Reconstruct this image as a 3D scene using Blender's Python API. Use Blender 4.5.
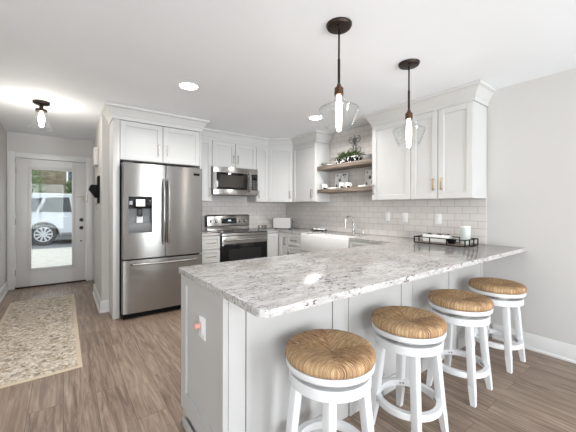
import bpy, bmesh, math, random
from mathutils import Vector, Matrix
random.seed(7)
for o in list(bpy.data.objects): bpy.data.objects.remove(o, do_unlink=True)
S = bpy.context.scene
COL = S.collection
PI = math.pi

# ------------------------------------------------------------------ camera
PSI = 0.6413
cam_d = bpy.data.cameras.new('camera'); cam = bpy.data.objects.new('camera', cam_d); COL.objects.link(cam)
cam_d.sensor_width = 36; cam_d.lens = 36*300.3/576
cam_d.shift_y = -8.13/576
cam.location = (0, 0, 1.2754)
cam.rotation_euler = (Matrix.Rotation(-PSI, 3, 'Z') @ Matrix.Rotation(PI/2, 3, 'X') @ Matrix.Rotation(0.002, 3, 'Z')).to_euler()
cam_d.clip_start = 0.05
S.camera = cam

# ------------------------------------------------------------------ world, daylight, exposure
S.view_settings.view_transform = 'Standard'; S.view_settings.look = 'None'
S.view_settings.gamma = 1; S.view_settings.use_curve_mapping = False
S.view_settings.exposure = 0.47
W = bpy.data.worlds.new('sky'); S.world = W; W.use_nodes = True
wn = W.node_tree; wn.nodes.clear()
wo = wn.nodes.new('ShaderNodeOutputWorld'); wb = wn.nodes.new('ShaderNodeBackground')
wb.inputs[0].default_value = (0.90, 0.95, 1.0, 1); wb.inputs[1].default_value = 1.8
wn.links.new(wb.outputs[0], wo.inputs[0])

def area(name, loc, rot, sx, sy, power, color=(1, 1, 1), shape='RECTANGLE', spread=PI):
    l = bpy.data.lights.new(name, 'AREA'); l.shape = shape; l.size = sx
    if shape in ('RECTANGLE', 'ELLIPSE'): l.size_y = sy
    l.energy = power; l.color = color; l.spread = spread
    o = bpy.data.objects.new(name, l); COL.objects.link(o); o.location = loc; o.rotation_euler = rot
    return o
# added light panels outside invented windows behind and beside the camera
ADDED_WIN_REAR = [(-1.55, 0.05), (1.45, 2.45)]
for x0, x1 in ADDED_WIN_REAR:
    zb = .35 if x0 < 0 else .04
    area('added_daylight', ((x0+x1)/2, -2.93, (zb+2.3)/2), (PI/2+.25, 0, 0), x1-x0-.1, 2.2-zb, 90 if x0 < 0 else 102, (0.91, 0.955, 1.0))
area('added_daylight', (-2.93, 0.3, 1.35), (PI/2, 0, -PI/2), 1.9, 1.9, 3, (0.92, 0.96, 1.0))
CAN_POWER = 12.5
PENDANT_POWER = 2.5

# ------------------------------------------------------------------ materials
def lin(r, g, b):
    f = lambda c: (c/255/12.92) if c/255 <= .04045 else ((c/255+.055)/1.055)**2.4
    return (f(r), f(g), f(b), 1)
class NT:
    def __init__(s, name):
        s.m = bpy.data.materials.new(name); s.m.use_nodes = True; s.t = s.m.node_tree
        s.t.nodes.clear(); s.out = s.n('ShaderNodeOutputMaterial')
    def n(s, kind, **kw):
        x = s.t.nodes.new(kind)
        for k, v in kw.items(): setattr(x, k, v)
        return x
    def l(s, a, b): s.t.links.new(a, b)
    def bsdf(s, color=None, rough=.5, metal=0, **kw):
        b = s.n('ShaderNodeBsdfPrincipled'); b.inputs['Roughness'].default_value = rough; b.inputs['Metallic'].default_value = metal
        if color: b.inputs['Base Color'].default_value = color
        for k, v in kw.items(): b.inputs[k].default_value = v
        s.l(b.outputs[0], s.out.inputs[0]); return b
    def coord(s, which='Object'): return s.n('ShaderNodeTexCoord').outputs[which]
    def mapping(s, vec, scale=(1, 1, 1), rot=(0, 0, 0), loc=(0, 0, 0)):
        m = s.n('ShaderNodeMapping'); m.inputs['Scale'].default_value = scale; m.inputs['Rotation'].default_value = rot
        m.inputs['Location'].default_value = loc
        s.l(vec, m.inputs[0]); return m.outputs[0]
    def noise(s, vec, scale, detail=4, rough=.55, dist=0):
        x = s.n('ShaderNodeTexNoise'); x.inputs['Scale'].default_value = scale; x.inputs['Detail'].default_value = detail
        x.inputs['Roughness'].default_value = rough; x.inputs['Distortion'].default_value = dist
        s.l(vec, x.inputs['Vector']); return x.outputs[0]
    def ramp(s, fac, stops, interp='LINEAR'):
        r = s.n('ShaderNodeValToRGB'); r.color_ramp.interpolation = interp
        e = r.color_ramp.elements
        while len(e) < len(stops): e.new(.5)
        for i, (p, c) in enumerate(stops): e[i].position = p; e[i].color = c
        s.l(fac, r.inputs[0]); return r.outputs[0]
    def mix(s, fac, a, b, mode='MIX'):
        x = s.n('ShaderNodeMix', data_type='RGBA', blend_type=mode)
        for sock, v in ((x.inputs[0], fac), (x.inputs[6], a), (x.inputs[7], b)):
            if isinstance(v, (int, float)): sock.default_value = v
            elif isinstance(v, tuple): sock.default_value = v
            else: s.l(v, sock)
        return x.outputs[2]
    def math(s, op, a, b=None):
        x = s.n('ShaderNodeMath', operation=op)
        for i, v in enumerate((a, b)):
            if v is None: continue
            if isinstance(v, (int, float)): x.inputs[i].default_value = v
            else: s.l(v, x.inputs[i])
        return x.outputs[0]
    def bump(s, b, h, strength=.3, dist=.002):
        x = s.n('ShaderNodeBump'); x.inputs['Strength'].default_value = strength; x.inputs['Distance'].default_value = dist
        s.l(h, x.inputs['Height']); s.l(x.outputs[0], b.inputs['Normal'])
WHITE4 = (1, 1, 1, 1); BLACK4 = (0, 0, 0, 1)

def paint(name, rgb, rough=.5, bump=0.05, scale=220):
    t = NT(name); b = t.bsdf(lin(*rgb), rough)
    c = t.coord(); nz = t.noise(c, 3, 2)
    t.l(t.mix(nz, tuple(x*.97 for x in lin(*rgb)[:3])+(1,), lin(*rgb)), b.inputs['Base Color'])
    if bump: t.bump(b, t.noise(c, scale, 2), bump, .001)
    return t.m
ANISO = .25
def metal(name, rgb, rough=.25, brushed=None):
    t = NT(name); b = t.bsdf(lin(*rgb), rough, 1.0)
    if brushed:
        tg = t.n('ShaderNodeTangent', direction_type='RADIAL', axis='Z'); t.l(tg.outputs[0], b.inputs['Tangent'])
        b.inputs['Anisotropic'].default_value = .95; b.inputs['Anisotropic Rotation'].default_value = ANISO
        c = t.mapping(t.coord(), brushed); nz = t.noise(c, 1, 5, .7)
        t.l(t.ramp(nz, [(.3, tuple(x*.98 for x in lin(*rgb)[:3])+(1,)), (.7, lin(*rgb))]), b.inputs['Base Color'])
        t.l(t.ramp(nz, [(.3, (rough*.95,)*3+(1,)), (.7, (rough*1.05,)*3+(1,))]), b.inputs['Roughness'])
    return t.m
def plain(name, rgb, rough=.5, **kw):
    t = NT(name); b = t.bsdf(lin(*rgb), rough, **kw); c = t.coord(); nz = t.noise(c, 40, 3)
    t.l(t.mix(nz, tuple(x*.93 for x in lin(*rgb)[:3])+(1,), lin(*rgb)), b.inputs['Base Color']); return t.m
def emit(name, rgb, strength):
    t = NT(name); e = t.n('ShaderNodeEmission'); e.inputs[0].default_value = lin(*rgb); e.inputs[1].default_value = strength
    t.l(e.outputs[0], t.out.inputs[0]); return t.m
def thin_glass(name, tint=(1, 1, 1), edge=.6, rough=0.0, base=.035):
    t = NT(name); tr = t.n('ShaderNodeBsdfTransparent'); tr.inputs[0].default_value = tint+(1,)
    gl = t.n('ShaderNodeBsdfGlossy'); gl.inputs['Roughness'].default_value = rough
    lw = t.n('ShaderNodeLayerWeight'); lw.inputs[0].default_value = .5
    fac = t.math('ADD', t.math('MULTIPLY', t.math('POWER', lw.outputs['Facing'], 4.0), edge), base)
    mx = t.n('ShaderNodeMixShader'); t.l(fac, mx.inputs[0]); t.l(tr.outputs[0], mx.inputs[1]); t.l(gl.outputs[0], mx.inputs[2])
    t.l(mx.outputs[0], t.out.inputs[0]); return t.m

M = {}
M['wall'] = paint('greige wall paint', (203, 200, 197), .6)
M['ceiling'] = paint('ceiling paint', (243, 245, 248), .8)
M['trim'] = paint('white trim paint', (220, 219, 217), .35, .02)
M['cabinet'] = paint('white cabinet paint', (208, 207, 205), .38, .02)
M['gray_cabinet'] = paint('pale grey peninsula paint', (190, 188, 186), .4, .02)
M['door'] = paint('front door paint', (214, 212, 210), .35, .02)
M['stool'] = paint('white stool lacquer', (228, 228, 229), .35, .02)
M['steel'] = metal('brushed stainless steel', (165, 163, 160), .25, (3, 3, 240))
M['steel_h'] = metal('stainless steel horizontal grain', (180, 178, 175), .26, (1.2, 260, 260))
M['dark_steel'] = plain('dark appliance side', (58, 57, 56), .45)
M['chrome'] = metal('polished chrome', (214, 214, 214), .1)
M['nickel'] = metal('satin nickel', (176, 170, 162), .3)
M['brass'] = metal('warm satin nickel', (196, 172, 140), .28)
M['bronze'] = plain('oil rubbed bronze', (50, 38, 31), .4, Metallic=.6)
M['socket'] = plain('brown bronze socket', (88, 58, 42), .4, Metallic=.5)
M['black'] = plain('black metal', (12, 11, 11), .6, **{'Specular IOR Level': .15})
M['black_glass'] = plain('black glass', (10, 10, 11), .06)
M['black_plastic'] = plain('black plastic', (26, 26, 27), .4)
M['mw_window'] = plain('microwave window mesh', (58, 53, 49), .12)
M['white_ceramic'] = plain('white glazed ceramic', (244, 243, 241), .12)
M['white_plastic'] = plain('white plastic', (238, 238, 238), .35)
M['grey_ceramic'] = plain('grey stoneware', (150, 150, 150), .4)
M['grey_plastic'] = plain('grey plastic', (112, 112, 114), .4)
M['chime'] = plain('off white plastic', (196, 193, 190), .4)
M['cooktop'] = plain('black ceramic glass with painted reflection', (52, 52, 53), .12)  # base lifted to grey, standing in for the reflection on black glass
M['iron'] = plain('weathered iron', (84, 80, 76), .6)
M['pink'] = plain('coral pink plastic', (240, 172, 158), .4)
M['glass'] = thin_glass('clear shade glass', (.985, .99, .99), .55)
M['pane'] = thin_glass('window pane', (.97, .985, .98), .3, 0.0, .012)
M['jar'] = plain('frosted pale green glass', (206, 212, 208), .15)
M['rubber'] = plain('tyre rubber', (62, 64, 66), .7)
M['bulb'] = emit('warm bulb', (255, 232, 200), 9)
M['can'] = emit('downlight lens', (255, 247, 236), 12)
M['lcd'] = emit('oven clock digits', (190, 215, 230), 1.2)
M['car'] = plain('white car paint', (178, 183, 188), .25)
M['car_glass'] = plain('tinted car window', (44, 50, 53), .3)
M['alloy'] = plain('silver alloy wheel', (205, 208, 212), .3, Metallic=.3)
M['leaf'] = None

def wood_floor():
    t = NT('oak plank floor'); b = t.bsdf(None, .38); c = t.coord()
    sx = t.n('ShaderNodeSeparateXYZ'); t.l(c, sx.inputs[0])
    cb = t.n('ShaderNodeCombineXYZ'); t.l(sx.outputs[1], cb.inputs[0]); t.l(sx.outputs[0], cb.inputs[1])
    br = t.n('ShaderNodeTexBrick'); t.l(cb.outputs[0], br.inputs['Vector']); br.offset = .37; br.offset_frequency = 2
    br.inputs['Color1'].default_value = BLACK4; br.inputs['Color2'].default_value = WHITE4; br.inputs['Mortar'].default_value = (.5, .5, .5, 1)
    br.inputs['Scale'].default_value = 1; br.inputs['Mortar Size'].default_value = .0012; br.inputs['Mortar Smooth'].default_value = .1
    br.inputs['Brick Width'].default_value = 1.22; br.inputs['Row Height'].default_value = .178; br.inputs['Bias'].default_value = 0
    off = t.n('ShaderNodeVectorMath', operation='MULTIPLY_ADD')
    t.l(br.outputs[0], off.inputs[0]); off.inputs[1].default_value = (7, 13, 5); t.l(c, off.inputs[2])
    g1 = t.noise(t.mapping(off.outputs[0], (16, 1.1, 1)), 1.6, 7, .68, 1.2)
    g2 = t.noise(t.mapping(off.outputs[0], (70, 2.6, 1)), 1.0, 6, .7, .5)
    col = t.ramp(g1, [(.27, lin(84, 66, 55)), (.43, lin(126, 106, 92)), (.57, lin(154, 134, 118)), (.74, lin(186, 168, 152))])
    col = t.mix(t.math('MULTIPLY', br.outputs[0], .22), col, lin(188, 166, 144))
    col = t.mix(.55, col, t.ramp(g2, [(.34, (.42, .37, .34, 1)), (.58, WHITE4)]), 'MULTIPLY')
    col = t.mix(br.outputs['Fac'], col, lin(84, 62, 50))
    t.l(col, b.inputs['Base Color'])
    t.bump(b, t.math('SUBTRACT', g2, br.outputs['Fac']), .12, .002)
    return t.m
M['floor'] = wood_floor()

def tile(name, axis):
    t = NT(name); b = t.bsdf(None, .12); c = t.coord()
    sx = t.n('ShaderNodeSeparateXYZ'); t.l(c, sx.inputs[0])
    cb = t.n('ShaderNodeCombineXYZ'); t.l(sx.outputs[axis], cb.inputs[0])
    t.l(t.math('SUBTRACT', sx.outputs[2], .914), cb.inputs[1])
    br = t.n('ShaderNodeTexBrick'); t.l(cb.outputs[0], br.inputs['Vector'])
    br.inputs['Color1'].default_value = lin(212, 206, 202); br.inputs['Color2'].default_value = lin(219, 213, 209); br.inputs['Mortar'].default_value = lin(172, 167, 163)
    br.inputs['Scale'].default_value = 1; br.inputs['Mortar Size'].default_value = .0028; br.inputs['Mortar Smooth'].default_value = .3
    br.inputs['Brick Width'].default_value = .1524; br.inputs['Row Height'].default_value = .0762
    t.l(br.outputs[0], b.inputs['Base Color'])
    t.l(t.math('ADD', t.math('MULTIPLY', br.outputs['Fac'], .5), .12), b.inputs['Roughness'])
    t.bump(b, t.math('SUBTRACT', 1.0, br.outputs['Fac']), .25, .001)
    return t.m
M['tile_x'] = tile('subway tile back wall', 0); M['tile_y'] = tile('subway tile sink wall', 1)

def granite():
    t = NT('white granite'); b = t.bsdf(None, .12); c = t.coord()
    st = t.mapping(c, (1, 2.4, 1.8), (0, 0, .35))
    a = t.noise(st, 9, 6, .7, .6); d = t.noise(st, 22, 6, .75, .9); e = t.noise(st, 30, 5, .72, 1.0); p = t.noise(c, 4, 3); q = t.noise(c, 5, 3)
    col = t.ramp(a, [(.32, lin(168, 163, 160)), (.5, lin(190, 186, 183)), (.64, lin(206, 202, 200))])
    col = t.mix(t.math('MULTIPLY', t.ramp(p, [(.5, BLACK4), (.7, WHITE4)]), .35), col, lin(200, 186, 178))
    col = t.mix(t.ramp(d, [(.39, (.8,)*3+(1,)), (.46, BLACK4)]), col, lin(140, 133, 131))
    e = t.math('ADD', e, t.math('MULTIPLY', t.math('SUBTRACT', q, .5), .28))
    col = t.mix(t.ramp(e, [(.385, (1,)*3+(1,)), (.42, BLACK4)]), col, lin(54, 48, 48))
    col = t.mix(t.ramp(e, [(.64, BLACK4), (.72, (.6,)*3+(1,))]), col, lin(220, 218, 216))
    t.l(col, b.inputs['Base Color']); return t.m
M['granite'] = granite()

def shelf_wood():
    t = NT('weathered brown shelf wood'); b = t.bsdf(None, .6); c = t.coord()
    g = t.noise(t.mapping(c, (30, 2, 60)), 1.4, 6, .6, .4)
    t.l(t.ramp(g, [(.3, lin(84, 72, 62)), (.55, lin(124, 111, 99)), (.75, lin(156, 144, 132))]), b.inputs['Base Color'])
    t.bump(b, g, .2, .002); return t.m
M['shelf'] = shelf_wood()

def rush():
    t = NT('woven rush'); b = t.bsdf(None, .7); c = t.coord()
    sx = t.n('ShaderNodeSeparateXYZ'); t.l(c, sx.inputs[0]); X, Y = sx.outputs[0], sx.outputs[1]
    sel = t.math('GREATER_THAN', t.math('ABSOLUTE', X), t.math('ABSOLUTE', Y))
    inv = t.math('SUBTRACT', 1.0, sel)
    q = t.math('ADD', t.math('MULTIPLY', Y, sel), t.math('MULTIPLY', X, inv))
    r = t.math('ADD', t.math('MULTIPLY', X, sel), t.math('MULTIPLY', Y, inv))
    cb = t.n('ShaderNodeCombineXYZ'); t.l(t.math('MULTIPLY', q, 380), cb.inputs[0]); t.l(t.math('MULTIPLY', r, 22), cb.inputs[1])
    t.l(t.math('MULTIPLY', sel, 9.3), cb.inputs[2])
    nz = t.noise(cb.outputs[0], 1.0, 3, .65, .0)
    cb2 = t.n('ShaderNodeCombineXYZ'); t.l(t.math('MULTIPLY', q, 110), cb2.inputs[0]); t.l(t.math('MULTIPLY', r, 6), cb2.inputs[1])
    n2 = t.noise(cb2.outputs[0], 1.0, 3, .6, .0)
    wv = nz
    col = t.ramp(nz, [(.36, lin(84, 58, 36)), (.45, lin(150, 110, 72)), (.55, lin(196, 157, 114)), (.68, lin(238, 214, 178))])
    col = t.mix(.7, col, t.ramp(n2, [(.36, (.5, .44, .38, 1)), (.56, WHITE4)]), 'MULTIPLY')
    col = t.mix(t.math('MULTIPLY', sel, .35), col, lin(200, 168, 128))
    t.l(col, b.inputs['Base Color']); t.bump(b, wv, .7, .004); return t.m
M['rush'] = rush()

def rug_mat(x0, x1, y0, y1):
    t = NT('distressed beige rug'); b = t.bsdf(None, .95); c = t.coord()
    sx = t.n('ShaderNodeSeparateXYZ'); t.l(c, sx.inputs[0])
    dx = t.math('SUBTRACT', (x1-x0)/2, t.math('ABSOLUTE', sx.outputs[0]))
    dy = t.math('SUBTRACT', (y1-y0)/2, t.math('ABSOLUTE', sx.outputs[1]))
    dm = t.math('MINIMUM', dx, dy)
    a = t.noise(c, 20, 6, .75, 1.2); d = t.noise(c, 38, 4, .7, .8); e = t.noise(t.mapping(c, (6, 4, 1)), 2, 4); fz = t.noise(c, 300, 2)
    col = t.ramp(a, [(.40, lin(104, 98, 92)), (.47, lin(186, 174, 158)), (.54, lin(210, 200, 186)), (.62, lin(226, 220, 210))])
    col = t.mix(t.ramp(d, [(.53, BLACK4), (.59, (.9,)*3+(1,))]), col, lin(160, 134, 100))
    col = t.mix(t.ramp(e, [(.5, BLACK4), (.75, (.45,)*3+(1,))]), col, lin(206, 198, 186))
    border = t.ramp(dm, [(.0, WHITE4), (.028, WHITE4), (.034, BLACK4)])
    col = t.mix(border, col, lin(204, 188, 166))
    band = t.math('MULTIPLY', t.math('GREATER_THAN', dm, .085), t.math('LESS_THAN', dm, .097))
    col = t.mix(t.math('MULTIPLY', band, .25), col, lin(160, 140, 108))
    t.l(col, b.inputs['Base Color']); t.bump(b, t.math('ADD', fz, a), .4, .004); return t.m

def print_mat():
    t = NT('grey botanical print'); b = t.bsdf(None, .3); c = t.coord()
    v = t.n('ShaderNodeTexVoronoi'); v.inputs['Scale'].default_value = 16; t.l(c, v.inputs['Vector'])
    nz = t.noise(c, 60, 4, .7)
    f = t.math('ADD', v.outputs[0], t.math('MULTIPLY', nz, .5))
    t.l(t.ramp(f, [(.50, lin(70, 74, 78)), (.66, lin(176, 176, 176)), (.8, lin(232, 231, 229))]), b.inputs['Base Color']); return t.m
M['print'] = print_mat()
def spotted(name, th=.40):
    t = NT(name); b = t.bsdf(None, .15); c = t.coord()
    v = t.n('ShaderNodeTexVoronoi'); v.inputs['Scale'].default_value = 26; t.l(c, v.inputs['Vector'])
    t.l(t.ramp(v.outputs[0], [(th, lin(24, 24, 24)), (th+.05, lin(244, 243, 240))]), b.inputs['Base Color']); return t.m
M['planter'] = spotted('black and white woven planter', .58)
M['spotted'] = spotted('white ceramic with black blotches')
def leaf_mat():
    t = NT('green foliage'); b = t.bsdf(None, .5); c = t.coord(); nz = t.noise(c, 30, 3)
    t.l(t.ramp(nz, [(.3, lin(52, 70, 40)), (.55, lin(98, 118, 74)), (.75, lin(160, 174, 132))]), b.inputs['Base Color']); return t.m
M['leaf'] = leaf_mat()
def siding():
    t = NT('beige lap siding'); b = t.bsdf(None, .8); c = t.coord()
    sx = t.n('ShaderNodeSeparateXYZ'); t.l(c, sx.inputs[0])
    w = t.math('FRACT', t.math('MULTIPLY', sx.outputs[2], 5.0)); nz = t.noise(t.mapping(c, (1.5, 1, 6)), 2, 4)
    col = t.ramp(nz, [(.35, lin(92, 82, 63)), (.65, lin(138, 127, 104))])
    t.l(t.mix(t.math('MULTIPLY', t.math('LESS_THAN', w, .14), .6), col, lin(96, 86, 66)), b.inputs['Base Color']); return t.m
M['siding'] = siding()
def asphalt(name, a, bb):
    t = NT(name); b = t.bsdf(None, .9); c = t.coord(); nz = t.noise(c, 6, 6, .7)
    t.l(t.ramp(nz, [(.3, lin(*a)), (.7, lin(*bb))]), b.inputs['Base Color']); return t.m
M['asphalt'] = asphalt('grey asphalt', (88, 91, 93), (112, 115, 117)); M['concrete'] = asphalt('pale concrete', (160, 157, 149), (186, 183, 175))

# ------------------------------------------------------------------ mesh builder
class MB:
    def __init__(s): s.bm = bmesh.new()
    def _bev(s, geom, bev, seg=2):
        if bev > 0:
            es = [e for e in {e for v in geom for e in v.link_edges}]
            bmesh.ops.bevel(s.bm, geom=es, offset=bev, segments=seg, affect='EDGES', profile=.5, clamp_overlap=True)
    def box(s, x0, x1, y0, y1, z0, z1, bev=0, seg=2):
        x0, x1 = min(x0, x1), max(x0, x1); y0, y1 = min(y0, y1), max(y0, y1); z0, z1 = min(z0, z1), max(z0, z1)
        r = bmesh.ops.create_cube(s.bm, size=1)
        for v in r['verts']: v.co = Vector(((x0+x1)/2+v.co.x*(x1-x0), (y0+y1)/2+v.co.y*(y1-y0), (z0+z1)/2+v.co.z*(z1-z0)))
        s._bev(r['verts'], bev, seg); return s
    def bar(s, p, q, w, h, w2=None, h2=None, bev=0.0):
        # tapered rectangular bar p -> q, cross section w x h at p, w2 x h2 at q, horizontal section
        w2 = w if w2 is None else w2; h2 = h if h2 is None else h2
        p, q = Vector(p), Vector(q); vs = []
        for c, a, b in ((p, w, h), (q, w2, h2)):
            for sx, sy in ((-1, -1), (1, -1), (1, 1), (-1, 1)): vs.append(s.bm.verts.new(c+Vector((sx*a/2, sy*b/2, 0))))
        for f in ((3, 2, 1, 0), (4, 5, 6, 7), (0, 1, 5, 4), (1, 2, 6, 5), (2, 3, 7, 6), (3, 0, 4, 7)): s.bm.faces.new([vs[i] for i in f])
        s._bev(vs, bev); return s
    def lathe(s, prof, c=(0, 0, 0), n=32, axis='z', sx=1, sy=1, a0=0):
        # prof: (r, z) list
        rings = []
        for r, z in prof:
            if r < 1e-6: pts = [(0, 0, z)]
            else: pts = [(r*sx*math.cos(a0+2*PI*i/n), r*sy*math.sin(a0+2*PI*i/n), z) for i in range(n)]
            if axis == 'y': pts = [(x, z_, y) for x, y, z_ in pts]; 
            if axis == 'x': pts = [(z_, x, y) for x, y, z_ in pts]
            rings.append([s.bm.verts.new(Vector(c)+Vector(p)) for p in pts])
        for a, b in zip(rings, rings[1:]):
            for i in range(n):
                j = (i+1) % n
                if len(a) == 1 and len(b) == 1: continue
                if len(a) == 1: s.bm.faces.new((a[0], b[i], b[j]))
                elif len(b) == 1: s.bm.faces.new((a[i], b[0], a[j]))
                else: s.bm.faces.new((a[i], b[i], b[j], a[j]))
        return s
    def cyl(s, c, r, h, n=24, axis='z', r2=None, bev=0):
        r2 = r if r2 is None else r2
        if bev: return s.lathe([(0, 0), (r-bev, 0), (r, bev), (r2, h-bev), (r2-bev, h), (0, h)], c, n, axis)
        return s.lathe([(0, 0), (r, 0), (r2, h), (0, h)], c, n, axis)
    def tube(s, pts, r, n=8, closed=False):
        P = [Vector(p) for p in pts]; N = len(P); rings = []
        up = None
        for i, p in enumerate(P):
            if closed: d = (P[(i+1) % N]-P[i-1]).normalized()
            else: d = (P[min(i+1, N-1)]-P[max(i-1, 0)]).normalized()
            if up is None:
                up = Vector((0, 0, 1)) if abs(d.z) < .9 else Vector((1, 0, 0))
            a = d.cross(up)
            if a.length < 1e-5: a = d.orthogonal()
            a.normalize(); b = a.cross(d).normalized(); up = b
            rr = r[i] if isinstance(r, (list, tuple)) else r
            rings.append([s.bm.verts.new(p+a*rr*math.cos(2*PI*k/n)+b*rr*math.sin(2*PI*k/n)) for k in range(n)])
        idx = range(N if closed else N-1)
        for i in idx:
            A, B = rings[i], rings[(i+1) % N]
            for k in range(n): s.bm.faces.new((A[k], A[(k+1) % n], B[(k+1) % n], B[k]))
        if not closed:
            s.bm.faces.new(rings[0][::-1]); s.bm.faces.new(rings[-1])
        return s
    def prism(s, pts, z0, z1, bev=0, axis='z'):
        # polygon pts extruded z0..z1 (axis z: pts are xy; axis x: pts are yz; axis y: pts are xz)
        def mk(p, z): return {'z': (p[0], p[1], z), 'x': (z, p[0], p[1]), 'y': (p[0], z, p[1])}[axis]
        lo = [s.bm.verts.new(mk(p, z0)) for p in pts]; hi = [s.bm.verts.new(mk(p, z1)) for p in pts]
        n = len(pts); s.bm.faces.new(lo[::-1]); s.bm.faces.new(hi)
        for i in range(n): s.bm.faces.new((lo[i], lo[(i+1) % n], hi[(i+1) % n], hi[i]))
        if bev: s._bev(lo+hi, bev)
        return s
    def sweep(s, path, prof, closed_prof=True):
        # mitred sweep along an xy polyline; prof is (out, z), out = to the right of travel
        P = [Vector((p[0], p[1])) for p in path]; N = len(P); rings = []
        for i in range(N):
            ns = []
            if i > 0: d = (P[i]-P[i-1]).normalized(); ns.append(Vector((d.y, -d.x)))
            if i < N-1: d = (P[i+1]-P[i]).normalized(); ns.append(Vector((d.y, -d.x)))
            m = ns[0] if len(ns) == 1 else (ns[0]+ns[1])/(1+ns[0].dot(ns[1]))
            rings.append([s.bm.verts.new((P[i].x+m.x*o, P[i].y+m.y*o, z)) for o, z in prof])
        k = len(prof)
        for A, B in zip(rings, rings[1:]):
            for j in range(k): s.bm.faces.new((A[j], A[(j+1) % k], B[(j+1) % k], B[j]))
        s.bm.faces.new(rings[0]); s.bm.faces.new(rings[-1][::-1]); return s
    def xf(s, mat): s.bm.transform(mat); return s
    def build(s, name, mat, parent=None, loc=None, rz=0, smooth=True, angle=35):
        bmesh.ops.recalc_face_normals(s.bm, faces=s.bm.faces[:])
        me = bpy.data.meshes.new(name)
        if smooth:
            for f in s.bm.faces: f.smooth = True
            for e in s.bm.edges:
                if len(e.link_faces) == 2 and e.calc_face_angle(0) > math.radians(angle): e.smooth = False
        s.bm.to_mesh(me); s.bm.free()
        o = bpy.data.objects.new(name, me); COL.objects.link(o)
        me.materials.append(M[mat] if isinstance(mat, str) else mat)
        if loc is not None: o.location = loc; o.rotation_euler = (0, 0, rz)
        if parent is not None: o.parent = parent
        return o
def tag(o, label, cat, group=None):
    o['label'] = label; o['category'] = cat
    if group: o['group'] = group
    return o
def thing(name, label, cat, loc=(0, 0, 0), rz=0, group=None):
    o = bpy.data.objects.new(name, None); COL.objects.link(o); o.location = loc; o.rotation_euler = (0, 0, rz)
    o.empty_display_size = .1
    return tag(o, label, cat, group)
def struct(o, label=None):
    o['kind'] = 'structure'
    if label: o['label'] = label
    return o
def dup(root, loc, rz, label, group=None):
    r = root.copy(); COL.objects.link(r); r.location = loc; r.rotation_euler = (0, 0, rz); r['label'] = label
    if group: r['group'] = group
    for ch in list(root.children):
        c = ch.copy(); COL.objects.link(c); c.parent = r
        for g in list(ch.children):
            d = g.copy(); COL.objects.link(d); d.parent = c
    return r

# ------------------------------------------------------------------ room shell
XR, YB, YD, ZC = 3.394, 4.615, 6.295, 2.44
XH = .371          # hall side of the partition beside the refrigerator
XL = -.705         # hall left wall
struct(MB().box(-3.2, 3.6, -3.0, 6.45, -.12, 0).build('floor', 'floor', smooth=False))
struct(MB().box(-3.2, 3.6, -3.0, 6.45, ZC, ZC+.12).build('ceiling', 'ceiling', smooth=False))
struct(MB().box(XR, XR+.14, -2.9, YB+.14, 0, ZC).build('wall_right', 'wall', smooth=False))
struct(MB().box(.49, XR, YB, YB+.14, 0, ZC).build('wall_back', 'wall', smooth=False))
struct(MB().box(XH, .49, 4.28, 5.31, 0, ZC).build('wall_partition', 'wall', smooth=False))
struct(MB().box(.425, .55, 5.31, YD, 0, ZC).build('wall_hall', 'wall', smooth=False))
struct(MB().box(XL-.14, XL, 2.3, YD, 0, ZC).build('wall_left', 'wall', smooth=False))
struct(MB().box(-2.9, XL-.14, 2.3, 2.44, 0, ZC).build('wall_jog', 'wall', smooth=False))
# door wall with its opening
DX0, DX1, DZ = -.602, .308, 2.048
m = MB().box(XL-.14, DX0-.02, YD, YD+.14, 0, ZC).box(DX1+.02, .55, YD, YD+.14, 0, ZC).box(DX0-.02, DX1+.02, YD, YD+.14, DZ+.02, ZC)
struct(m.build('wall_front', 'wall', smooth=False))
# rear and living side walls (behind the camera) with windows invented to let light in
m = MB(); xs = [-2.9]+[x for w in ADDED_WIN_REAR for x in w]+[XR]
for a, b in ((xs[0], xs[1]), (xs[2], xs[3]), (xs[4], xs[5])): m.box(a, b, -2.9, -2.76, 0, ZC)
for a, b in ADDED_WIN_REAR: m.box(a, b, -2.9, -2.76, 0, .35 if a < 0 else .04); m.box(a, b, -2.9, -2.76, 2.3, ZC)
struct(m.build('wall_rear', 'wall', smooth=False))
m = MB().box(-2.9, -2.76, -2.76, -.7, 0, ZC).box(-2.9, -2.76, 1.3, 2.3, 0, ZC).box(-2.9, -2.76, -.7, 1.3, 0, .35).box(-2.9, -2.76, -.7, 1.3, 2.3, ZC)
struct(m.build('wall_living', 'wall', smooth=False))
def window(n, L, loc, rz, zb=.35):
    w = MB()
    for a, b, c, d in ((0, .06, zb, 2.3), (L-.06, L, zb, 2.3), (L/2-.035, L/2+.035, zb+.06, 2.24), (.06, L-.06, zb, zb+.06), (.06, L-.06, 2.24, 2.3)):
        w.box(a, b, -.03, .03, c, d, .004)
    o = struct(w.build('window_%d' % n, 'trim', loc=loc, rz=rz))
    MB().box(.05, L/2-.03, -.004, .004, zb+.05, 2.25).build('pane', 'pane', o); MB().box(L/2+.03, L-.05, -.004, .004, zb+.05, 2.25).build('pane', 'pane', o)
window(1, 1.6, (-1.55, -2.83, 0), 0); window(2, 1.0, (1.45, -2.83, 0), 0, .04); window(3, 2.0, (-2.83, -.7, 0), PI/2)  # three unseen windows, added to supply the room's light

# baseboards
bbp = [(0, 0), (.028, 0), (.028, .014), (.016, .024), (.016, .125), (.010, .14), (0, .14)]
def baseboard(n, path): struct(MB().sweep(path, bbp).build('baseboard_'+n, 'trim', angle=25))
baseboard('right', [(XR, 1.16), (XR, -2.76)])
baseboard('partition', [(.445, 4.28), (XH, 4.28), (XH, 5.31)][::-1])
baseboard('left', [(XL, 2.3), (XL, YD-.02)])
baseboard('rear', [(XR-.03, -2.76), (-2.73, -2.76)])
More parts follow.
